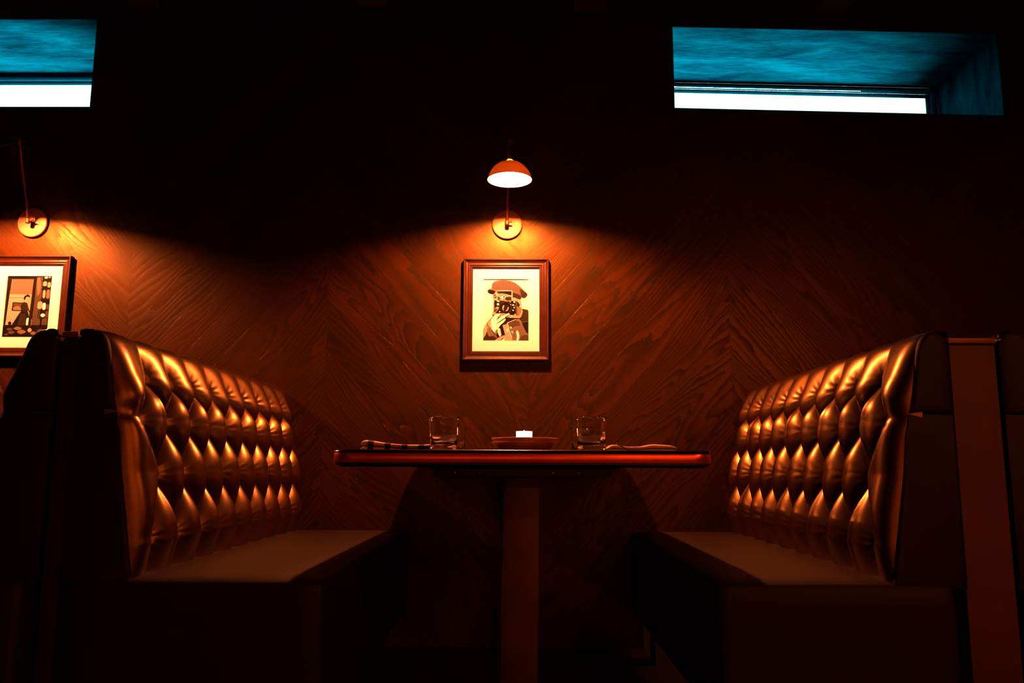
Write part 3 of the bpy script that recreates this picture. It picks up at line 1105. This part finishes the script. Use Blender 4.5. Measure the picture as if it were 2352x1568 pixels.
# ------------------------------------------------------------------ pictures
def framed_picture(cx, cz_, w, h, label, artist):
    root = thing('framed_picture', label, 'picture', (cx, WY, cz_), 0, 'framed pictures on the panelled wall')
    prof = [(0.0, 0.0005), (0.0, 0.0225), (0.0012, 0.0245), (0.0045, 0.0245), (0.0060, 0.0225), (0.0085, 0.0195), (0.0125, 0.0165), (0.0185, 0.0148),
            (0.0245, 0.0155), (0.0285, 0.0150), (0.0295, 0.0120), (0.0325, 0.0125), (0.0345, 0.0120), (0.0352, 0.0095), (0.0385, 0.0092), (0.0400, 0.0080), (0.0405, 0.0050), (0.0405, 0.0005)]
    hw, hh = w / 2, h / 2
    vs, fs = [], []
    for d, y in prof:
        for sx, sz in ((-1, -1), (1, -1), (1, 1), (-1, 1)):
            vs.append((sx * (hw - d), -y, sz * (hh - d)))
    n = len(prof)
    for i in range(n):
        k = (i + 1) % n
        for c in range(4):
            d = (c + 1) % 4
            fs.append((i * 4 + c, i * 4 + d, k * 4 + d, k * 4 + c))
    mb = MB(); mb.add(vs, fs, 0, False)
    mb.build('moulding', M['frame_wood'], root)
    iw, ih = hw - 0.0400, hh - 0.0400
    pw, ph = 0.0965, 0.1335
    mb = MB()
    ym = -0.0050
    for a, b, c, d in ((-iw, iw, ph, ih), (-iw, iw, -ih, -ph), (-iw, -pw, -ph, ph), (pw, iw, -ph, ph)):
        mb.box(a, b, ym, -0.0010, c, d)
    mb.build('mat_board', M['mat_board'], root)
    artist(root, pw, ph)
    return root

tones = {}
def tone(c, name=None):
    key = tuple(round(v, 4) for v in c)
    if key not in tones:
        tones[key] = pbr('print_tone_%d' % len(tones), c, 0.8, spec=0.06)
    return tones[key]
def grey(v):
    return (v * 0.85, v * (0.75 + 0.45 * v), v * (0.5 + 1.1 * v))

class Print:
    """flat printed sheet drawn as thin overlapping ink shapes in one mesh"""
    def __init__(self, x0, x1, y0, y1, pw, ph):
        self.a = (x0, x1, y0, y1, pw, ph)
        self.mb = MB()
        self.mats = []
        self.n = 0
    def mi(self, mt):
        if mt not in self.mats:
            self.mats.append(mt)
        return self.mats.index(mt)
    def pt(self, x, y):
        x0, x1, y0, y1, pw, ph = self.a
        X = -pw + 2 * pw * (x - x0) / (x1 - x0)
        Z = ph - 2 * ph * (y - y0) / (y1 - y0)
        return (max(-pw, min(pw, X)), max(-ph, min(ph, Z)))
    def poly(self, pts, mt):
        self.n += 1
        y = -0.0012 - self.n * 0.00003
        P = [self.pt(*p) for p in pts]
        Q = []
        for p in P:
            if not Q or (abs(p[0] - Q[-1][0]) + abs(p[1] - Q[-1][1])) > 1e-6:
                Q.append(p)
        if len(Q) > 2:
            self.mb.add([(x, y, z) for x, z in Q], [tuple(range(len(Q)))], self.mi(mt))
    def curve(self, pts, mt, n=4):
        """closed smooth outline through the points"""
        out = []
        L_ = len(pts)
        for i in range(L_):
            p0, p1, p2, p3 = pts[i - 1], pts[i], pts[(i + 1) % L_], pts[(i + 2) % L_]
            for k in range(n):
                t = k / n
                out.append(tuple(0.5 * ((2 * p1[c]) + (-p0[c] + p2[c]) * t + (2 * p0[c] - 5 * p1[c] + 4 * p2[c] - p3[c]) * t * t +
                                        (-p0[c] + 3 * p1[c] - 3 * p2[c] + p3[c]) * t ** 3) for c in (0, 1)))
        self.poly(out, mt)
    def ell(self, cx, cy_, rx, ry, mt, rot=0.0, n=28):
        c, s = math.cos(rot), math.sin(rot)
        self.poly([(cx + rx * math.cos(a) * c - ry * math.sin(a) * s, cy_ + rx * math.cos(a) * s + ry * math.sin(a) * c)
                   for a in [2 * math.pi * k / n for k in range(n)]], mt)
    def line(self, pts, w, mt):
        for (ax, ay), (bx, by) in zip(pts[:-1], pts[1:]):
            l = math.hypot(bx - ax, by - ay) or 1
            nx, ny = -(by - ay) / l * w / 2, (bx - ax) / l * w / 2
            self.poly([(ax + nx, ay + ny), (bx + nx, by + ny), (bx - nx, by - ny), (ax - nx, ay - ny)], mt)
    def done(self, root):
        ob = self.mb.build('print', self.mats, root)
        # keep every face looking into the room
        bm = bmesh.new(); bm.from_mesh(ob.data)
        for f in bm.faces:
            if f.normal.y > 0:
                f.normal_flip()
        bm.to_mesh(ob.data); bm.free()

K0, K1, K2, K3, K4, K5, K6 = (tone(grey(v)) for v in (0.0008, 0.004, 0.015, 0.040, 0.105, 0.26, 0.60))
CAPM = cap_check('houndstooth_print')

def photographer(root, pw, ph):
    P = Print(280, 1230, 90, 1405, pw, ph)
    P.poly([(280, 90), (1230, 90), (1230, 1405), (280, 1405)], K6)
    # far shoulder and collar
    P.curve([(1085, 745), (1150, 735), (1205, 745), (1232, 800), (1232, 1100), (1232, 1405), (1000, 1405), (1020, 1000)], K2)
    P.curve([(1060, 930), (1110, 1000), (1232, 1010), (1232, 1240), (1180, 1250), (1120, 1100)], K1)
    P.line([(1090, 1010), (1230, 990)], 8, K4)
    # near shoulder, coat
    P.curve([(280, 1170), (360, 1020), (400, 960), (480, 890), (540, 950), (560, 1100), (480, 1300), (380, 1405), (280, 1405)], K5)
    P.curve([(345, 1000), (375, 1060), (400, 1140), (370, 1100)], K3)
    P.curve([(290, 1405), (330, 1280), (400, 1130), (470, 1170), (560, 1290), (640, 1290), (700, 1340), (620, 1405)], K2)
    P.curve([(360, 1170), (430, 1110), (500, 1220), (575, 1310), (560, 1340), (480, 1300), (400, 1310)], K4)
    P.line([(400, 1150), (440, 1260), (470, 1320)], 6, K3)
    P.line([(435, 1140), (490, 1250), (550, 1350)], 8, K3)
    # shadow under the chin and between the hands
    P.curve([(480, 820), (760, 800), (1050, 850), (1060, 940), (900, 970), (760, 1060), (720, 1180), (740, 1300), (600, 1330), (560, 1200), (520, 1000)], K1)
    P.curve([(560, 1250), (640, 1230), (720, 1290), (640, 1310), (575, 1300)], K0)
    # face
    P.curve([(500, 350), (700, 330), (1055, 380), (1070, 560), (1090, 720), (1090, 850), (1000, 920), (700, 900), (520, 880), (495, 700), (490, 560), (478, 470)], K5)
    P.curve([(560, 345), (1060, 360), (1060, 520), (960, 500), (860, 520), (870, 440), (700, 400), (600, 400)], K2)
    P.curve([(650, 360), (870, 345), (875, 430), (760, 410)], K1)
    P.curve([(720, 480), (870, 470), (865, 545), (760, 545)], K2)
    P.curve([(645, 470), (690, 440), (745, 450), (735, 500), (680, 510)], K6)
    P.ell(712, 470, 17, 20, K0)
    P.line([(640, 450), (700, 425), (760, 445)], 10, K1)
    P.curve([(490, 430), (540, 420), (550, 440), (500, 450)], K3)
    P.curve([(490, 470), (560, 460), (545, 495), (505, 490)], K3)
    P.curve([(560, 480), (600, 460), (640, 520), (580, 545)], K3)
    # flat cap
    P.curve([(458, 300), (452, 240), (470, 180), (520, 135), (610, 112), (700, 106), (800, 118), (900, 145), (1000, 205), (1090, 290), (1160, 360),
             (1203, 405), (1190, 460), (1140, 497), (1085, 480), (1062, 455), (1040, 500), (960, 470), (885, 440), (880, 345), (700, 325), (540, 335)], CAPM)
    P.curve([(1060, 300), (1120, 340), (1203, 405), (1190, 460), (1140, 497), (1085, 480), (1065, 400)], K2)
    P.curve([(885, 380), (1040, 430), (1040, 500), (960, 470), (890, 450)], K2)
    P.line([(1062, 480), (1070, 400), (1030, 280)], 7, K2)
    P.curve([(520, 140), (610, 112), (720, 108), (640, 130), (540, 165)], K4)
    P.curve([(362, 350), (385, 308), (440, 292), (520, 308), (545, 340), (515, 372), (502, 412), (440, 412), (385, 390)], K4)
    P.curve([(370, 345), (400, 318), (520, 345), (502, 408), (440, 408), (388, 385)], K1)
    # hand on the right side of the camera body
    P.curve([(865, 500), (900, 485), (960, 495), (1030, 550), (1075, 610), (1085, 680), (1080, 735), (1110, 780), (1085, 850), (1055, 915),
             (960, 920), (870, 900), (960, 860), (990, 800), (990, 600), (930, 560), (880, 550)], K5)
    P.curve([(985, 570), (1030, 610), (1050, 680), (1000, 690)], K1)
    P.curve([(990, 700), (1060, 700), (1080, 760), (1040, 860), (985, 870)], K4)
    P.line([(1035, 675), (1085, 665)], 14, K6)
    # camera
    P.poly([(488, 590), (520, 560), (520, 760), (488, 740)], K4)
    P.poly([(510, 545), (985, 560), (985, 862), (850, 858), (820, 825), (540, 830), (512, 700)], K0)
    P.poly([(955, 575), (990, 575), (990, 860), (965, 860)], K3)
    P.line([(560, 340), (880, 340)], 8, K6)
    P.line([(880, 338), (882, 500)], 15, K6)
    P.line([(562, 338), (552, 400), (575, 470), (560, 545), (610, 560)], 9, K6)
    P.line([(714, 470), (712, 545)], 10, K1)
    P.line([(730, 555), (850, 555)], 12, K5)
    P.line([(560, 560), (620, 575)], 12, K6)
    P.ell(742, 700, 134, 134, K3)
    P.ell(742, 700, 124, 124, K0)
    P.ell(742, 712, 80, 76, K2)
    P.ell(738, 708, 66, 66, K1)
    P.curve([(680, 690), (700, 655), (720, 660), (700, 740), (710, 770), (685, 740)], K5)
    P.curve([(790, 690), (812, 700), (800, 750), (770, 772), (750, 765), (785, 735)], K5)
    P.curve([(738, 665), (752, 705), (738, 750), (722, 705)], K0)
    P.ell(580, 628, 36, 28, K3)
    P.ell(586, 630, 22, 24, K6)
    for x, y, r in ((905, 645, 17), (928, 700, 13), (905, 758, 14), (945, 845, 13), (620, 790, 12), (930, 580, 17), (845, 575, 10), (855, 635, 9)):
        P.ell(x, y, r, r, K6)
    P.line([(900, 645), (950, 660)], 9, K5)
    P.line([(495, 600), (505, 735)], 7, K5)
    P.line([(540, 828), (740, 826)], 9, K5)
    # supporting hand, its fingers under the camera
    P.curve([(480, 800), (510, 740), (560, 685), (598, 690), (600, 720), (570, 770), (530, 820), (525, 870), (490, 860)], K5)
    P.curve([(495, 755), (540, 720), (575, 740), (545, 790), (510, 800)], K3)
    P.curve([(432, 1060), (450, 960), (500, 880), (550, 845), (640, 838), (600, 900), (555, 965), (640, 905), (740, 855), (815, 822), (822, 850),
             (760, 900), (650, 970), (580, 1040), (660, 990), (735, 938), (745, 965), (700, 1020), (640, 1075), (600, 1140), (590, 1200), (560, 1252),
             (500, 1220), (450, 1160)], K6)
    P.line([(555, 968), (600, 900), (640, 845)], 9, K3)
    P.line([(560, 1050), (640, 985), (735, 935)], 11, K3)
    P.line([(740, 905), (815, 865)], 16, K3)
    P.curve([(545, 1190), (585, 1160), (590, 1215), (560, 1252), (530, 1225)], K4)
    P.line([(440, 1080), (470, 1190), (560, 1300)], 7, K2)
    P.curve([(560, 1270), (600, 1290), (600, 1330), (570, 1310)], K0)
    P.curve([(590, 1150), (632, 1150), (650, 1230), (660, 1275), (628, 1316), (600, 1270), (585, 1220)], K6)
    P.line([(620, 1175), (640, 1260)], 8, K4)
    P.curve([(520, 1405), (620, 1330), (720, 1290), (735, 1310), (660, 1380), (620, 1405)], K5)
    P.curve([(850, 905), (885, 855), (870, 905)], K6)
    # checked sleeve with its buttoned cuff
    P.poly([(685, 1078), (790, 1045), (900, 1405), (720, 1405), (745, 1300)], K5)
    P.poly([(785, 1025), (960, 950), (1030, 940), (1075, 985), (1110, 1080), (1180, 1230), (1232, 1260), (1232, 1405), (900, 1405), (820, 1180)], K4)
    P.poly([(800, 1030), (950, 965), (1030, 1000), (1060, 1080), (960, 1100), (850, 1130)], K3)
    P.line([(785, 1025), (820, 1180), (880, 1340)], 10, K6)
    P.line([(785, 1025), (960, 952)], 7, K6)
    for k in range(16):
        P.line([(830 + k * 6, 1060 + k * 20), (1060 + k * 7, 990 + k * 22)], 3, K3)
    P.curve([(970, 1210), (1010, 1200), (1040, 1320), (1010, 1405), (980, 1405), (985, 1300)], K6)
    P.curve([(770, 1160), (800, 1155), (805, 1210), (775, 1210)], K6)
    P.curve([(1090, 1300), (1232, 1290), (1232, 1405), (1050, 1405)], K3)
    for x, y in ((860, 1128), (892, 1224)):
        P.ell(x, y, 20, 20, K6); P.ell(x, y, 9, 9, K3)
        P.ell(x + 38, y - 12, 9, 12, K0)
    P.done(root)

def lady(root, pw, ph):
    P = Print(0, 100, 0, 140, pw, ph)
    P.poly([(0, 0), (100, 0), (100, 140), (0, 140)], K1)
    P.poly([(9, 7), (59, 7), (57, 42), (7, 42)], K4)
    P.poly([(7, 42), (57, 42), (56, 112), (4, 112)], K5)
    P.line([(7, 50), (57, 50)], 1.2, K4)
    P.poly([(7, 0), (60, 0), (60, 7), (7, 7)], K1)
    P.poly([(65, 0), (79, 0), (80, 60), (78, 120), (62, 115), (64, 60)], K3)
    P.curve([(66, 8), (72, 4), (76, 30), (70, 45)], K4)
    # picture on the far wall
    P.poly([(16, 60), (38, 61), (38, 81), (15, 80)], K1)
    P.poly([(18, 62), (36, 63), (36, 79), (18, 78)], K3)
    P.poly([(18, 72), (28, 68), (36, 74), (36, 79), (18, 78)], K4)
    # shelves with small bright things
    P.poly([(79, 0), (100, 0), (100, 118), (80, 118)], K0)
    for y in (10, 29, 53, 77, 95):
        P.curve([(76, y + 1), (88, y - 2), (99, y), (99, y + 3), (88, y + 4)], K1)
    for x, y, w, h, t in ((81, 13, 7, 9, K5), (91, 15, 6, 10, K5), (82, 34, 5, 15, K5), (90, 33, 7, 17, K4), (73, 60, 9, 14, K5), (84, 63, 6, 13, K6),
                          (92, 66, 6, 9, K3), (83, 1, 6, 4, K6), (92, 0, 4, 4, K5), (86, 98, 10, 16, K3), (70, 98, 10, 16, K3), (92, 82, 7, 12, K3)):
        P.curve([(x, y), (x + w, y), (x + w, y + h), (x, y + h)], t)
    P.ell(86, 90, 5, 4, K6)
    P.line([(77, 78), (75, 96)], 1.5, K0)
    # lady with her hat, side on
    P.curve([(36, 66), (40, 60), (47, 61), (51, 68), (52, 78), (49, 84), (38, 83), (36, 76)], K1)
    P.curve([(38, 80), (49, 80), (54, 88), (57, 112), (20, 118), (27, 97)], K0)
    P.poly([(36, 86), (49, 86), (50, 116), (31, 116)], K2)
    for k in range(6):
        P.line([(38 + k * 2, 86), (31 + k * 3.4, 116)], 0.6, K0)
    for k in range(5):
        P.line([(38, 64 + k * 4), (50, 67 + k * 4)], 0.7, K3)
    P.line([(50, 70), (54, 80), (58, 84)], 3.2, K2)
    P.line([(57, 84), (60, 86)], 2.6, K5)
    P.poly([(44, 55), (49, 55), (49, 61), (44, 61)], K5)
    P.ell(47, 52, 4.4, 5.2, K5)
    P.curve([(40, 52), (42, 46), (48, 43), (53, 45), (54, 48), (46, 48), (43, 55)], K0)
    P.curve([(46, 46), (48, 41), (50, 45)], K1)
    # small table with a white jug
    P.line([(52, 93), (64, 94)], 1.4, K0)
    P.curve([(51, 98), (56, 97), (57, 108), (55, 114), (51, 112)], K6)
    P.curve([(58, 100), (63, 100), (63, 112), (58, 112)], K4)
    # clutter along the front
    P.poly([(0, 114), (100, 112), (100, 140), (0, 140)], K0)
    for k, (x, y, w, h, t) in enumerate(((8, 122, 14, 3, K3), (24, 120, 18, 4, K4), (12, 129, 16, 4, K3), (32, 128, 20, 5, K4), (55, 124, 10, 5, K5),
                                         (62, 131, 14, 4, K4), (4, 134, 10, 2, K3), (76, 126, 16, 5, K3), (80, 134, 14, 3, K4), (10, 108, 8, 4, K1), (20, 109, 8, 3, K1))):
        P.curve([(x, y), (x + w / 2, y - h), (x + w, y), (x + w / 2, y + h)], t)
    P.poly([(59, 4), (64, 4), (61, 118), (55, 118)], K1)
    P.done(root)

framed_picture(-0.0610, 1.3805, 0.3650, 0.4385, 'framed portrait of a photographer in a flat cap, under the lit lamp', photographer)
framed_picture(-2.1180, 1.3900, 0.3630, 0.4385, 'framed picture of a lady by a doorway, cut by the left edge', lady)

# ------------------------------------------------------------------ unseen pendants added as dim warm fill light
def pendant(x, y, z, label):
    root = thing('fill_pendant', label, 'lamp', (x, y, z), 0, 'added fill pendants')
    mb = MB(); mb.tube([(0, 0, 0.16), (0, 0, ROOM['z1'] - z - 0.001)], 0.004, 8)
    mb.build('cord', M['pendant'], root)
    mb = MB(); mb.lathe([(0.14, 0.0), (0.135, 0.03), (0.10, 0.09), (0.04, 0.14), (0.018, 0.165)], 40, caps=False)
    mb.build('lamp_shade', M['pendant'], root)
    mb = MB(); mb.lathe([(0.001, -0.03), (0.03, -0.018), (0.04, 0.008), (0.032, 0.035), (0.014, 0.06), (0.012, 0.09)], 24)
    mb.build('bulb', M['bulb'], root)
    return root
p0 = pendant(2.15, 0.0, 1.95, 'unseen pendant added as fill, nearest to the right divider')
for k, (x, y) in enumerate(((1.3, -2.6), (2.6, -2.6))):
    c = copy_tree(p0)
    c.location = (x, y, 1.95)
    c['label'] = ('left', 'right')[k] + ' one of the two far unseen pendants added as fill'

# unseen counter and glowing lamps, added to brighten the table edge
ct = thing('fill_lamp_stand', 'unseen counter behind the viewpoint, added to carry the fill lamps', 'counter', (0.2, -2.9, 0))
mb = MB(); mb.box(-2.6, 2.6, -0.22, 0.22, 0.0, 0.66); mb.build('body', M['black_steel'], ct, bevel=0.004)
mb = MB(); mb.box(-2.66, 2.66, -0.28, 0.28, 0.6605, 0.70); mb.build('worktop', M['table_top'], ct, bevel=0.006)
def counter_fill_lamp(x, label):
    root = thing('fill_lamp', label, 'lamp', (x, -2.9, 0.7002), 0, 'lamps added to brighten the table edge')
    mb = MB(); mb.lathe([(0.05, 0), (0.05, 0.008), (0.012, 0.014), (0.008, 0.02), (0.008, 0.06), (0.02, 0.064)], 24); mb.build('base', M['bronze'], root)
    mb = MB(); mb.lathe([(0.075, 0.065), (0.055, 0.19)], 32, caps=True); mb.build('lamp_shade', M['fill_shade'], root)
    return root
for x, w in ((-0.75, 'leftmost'), (0.20, 'second'), (1.2, 'third'), (2.0, 'rightmost')):
    counter_fill_lamp(x, w + ' of the four unseen lamps added to brighten the table edge')
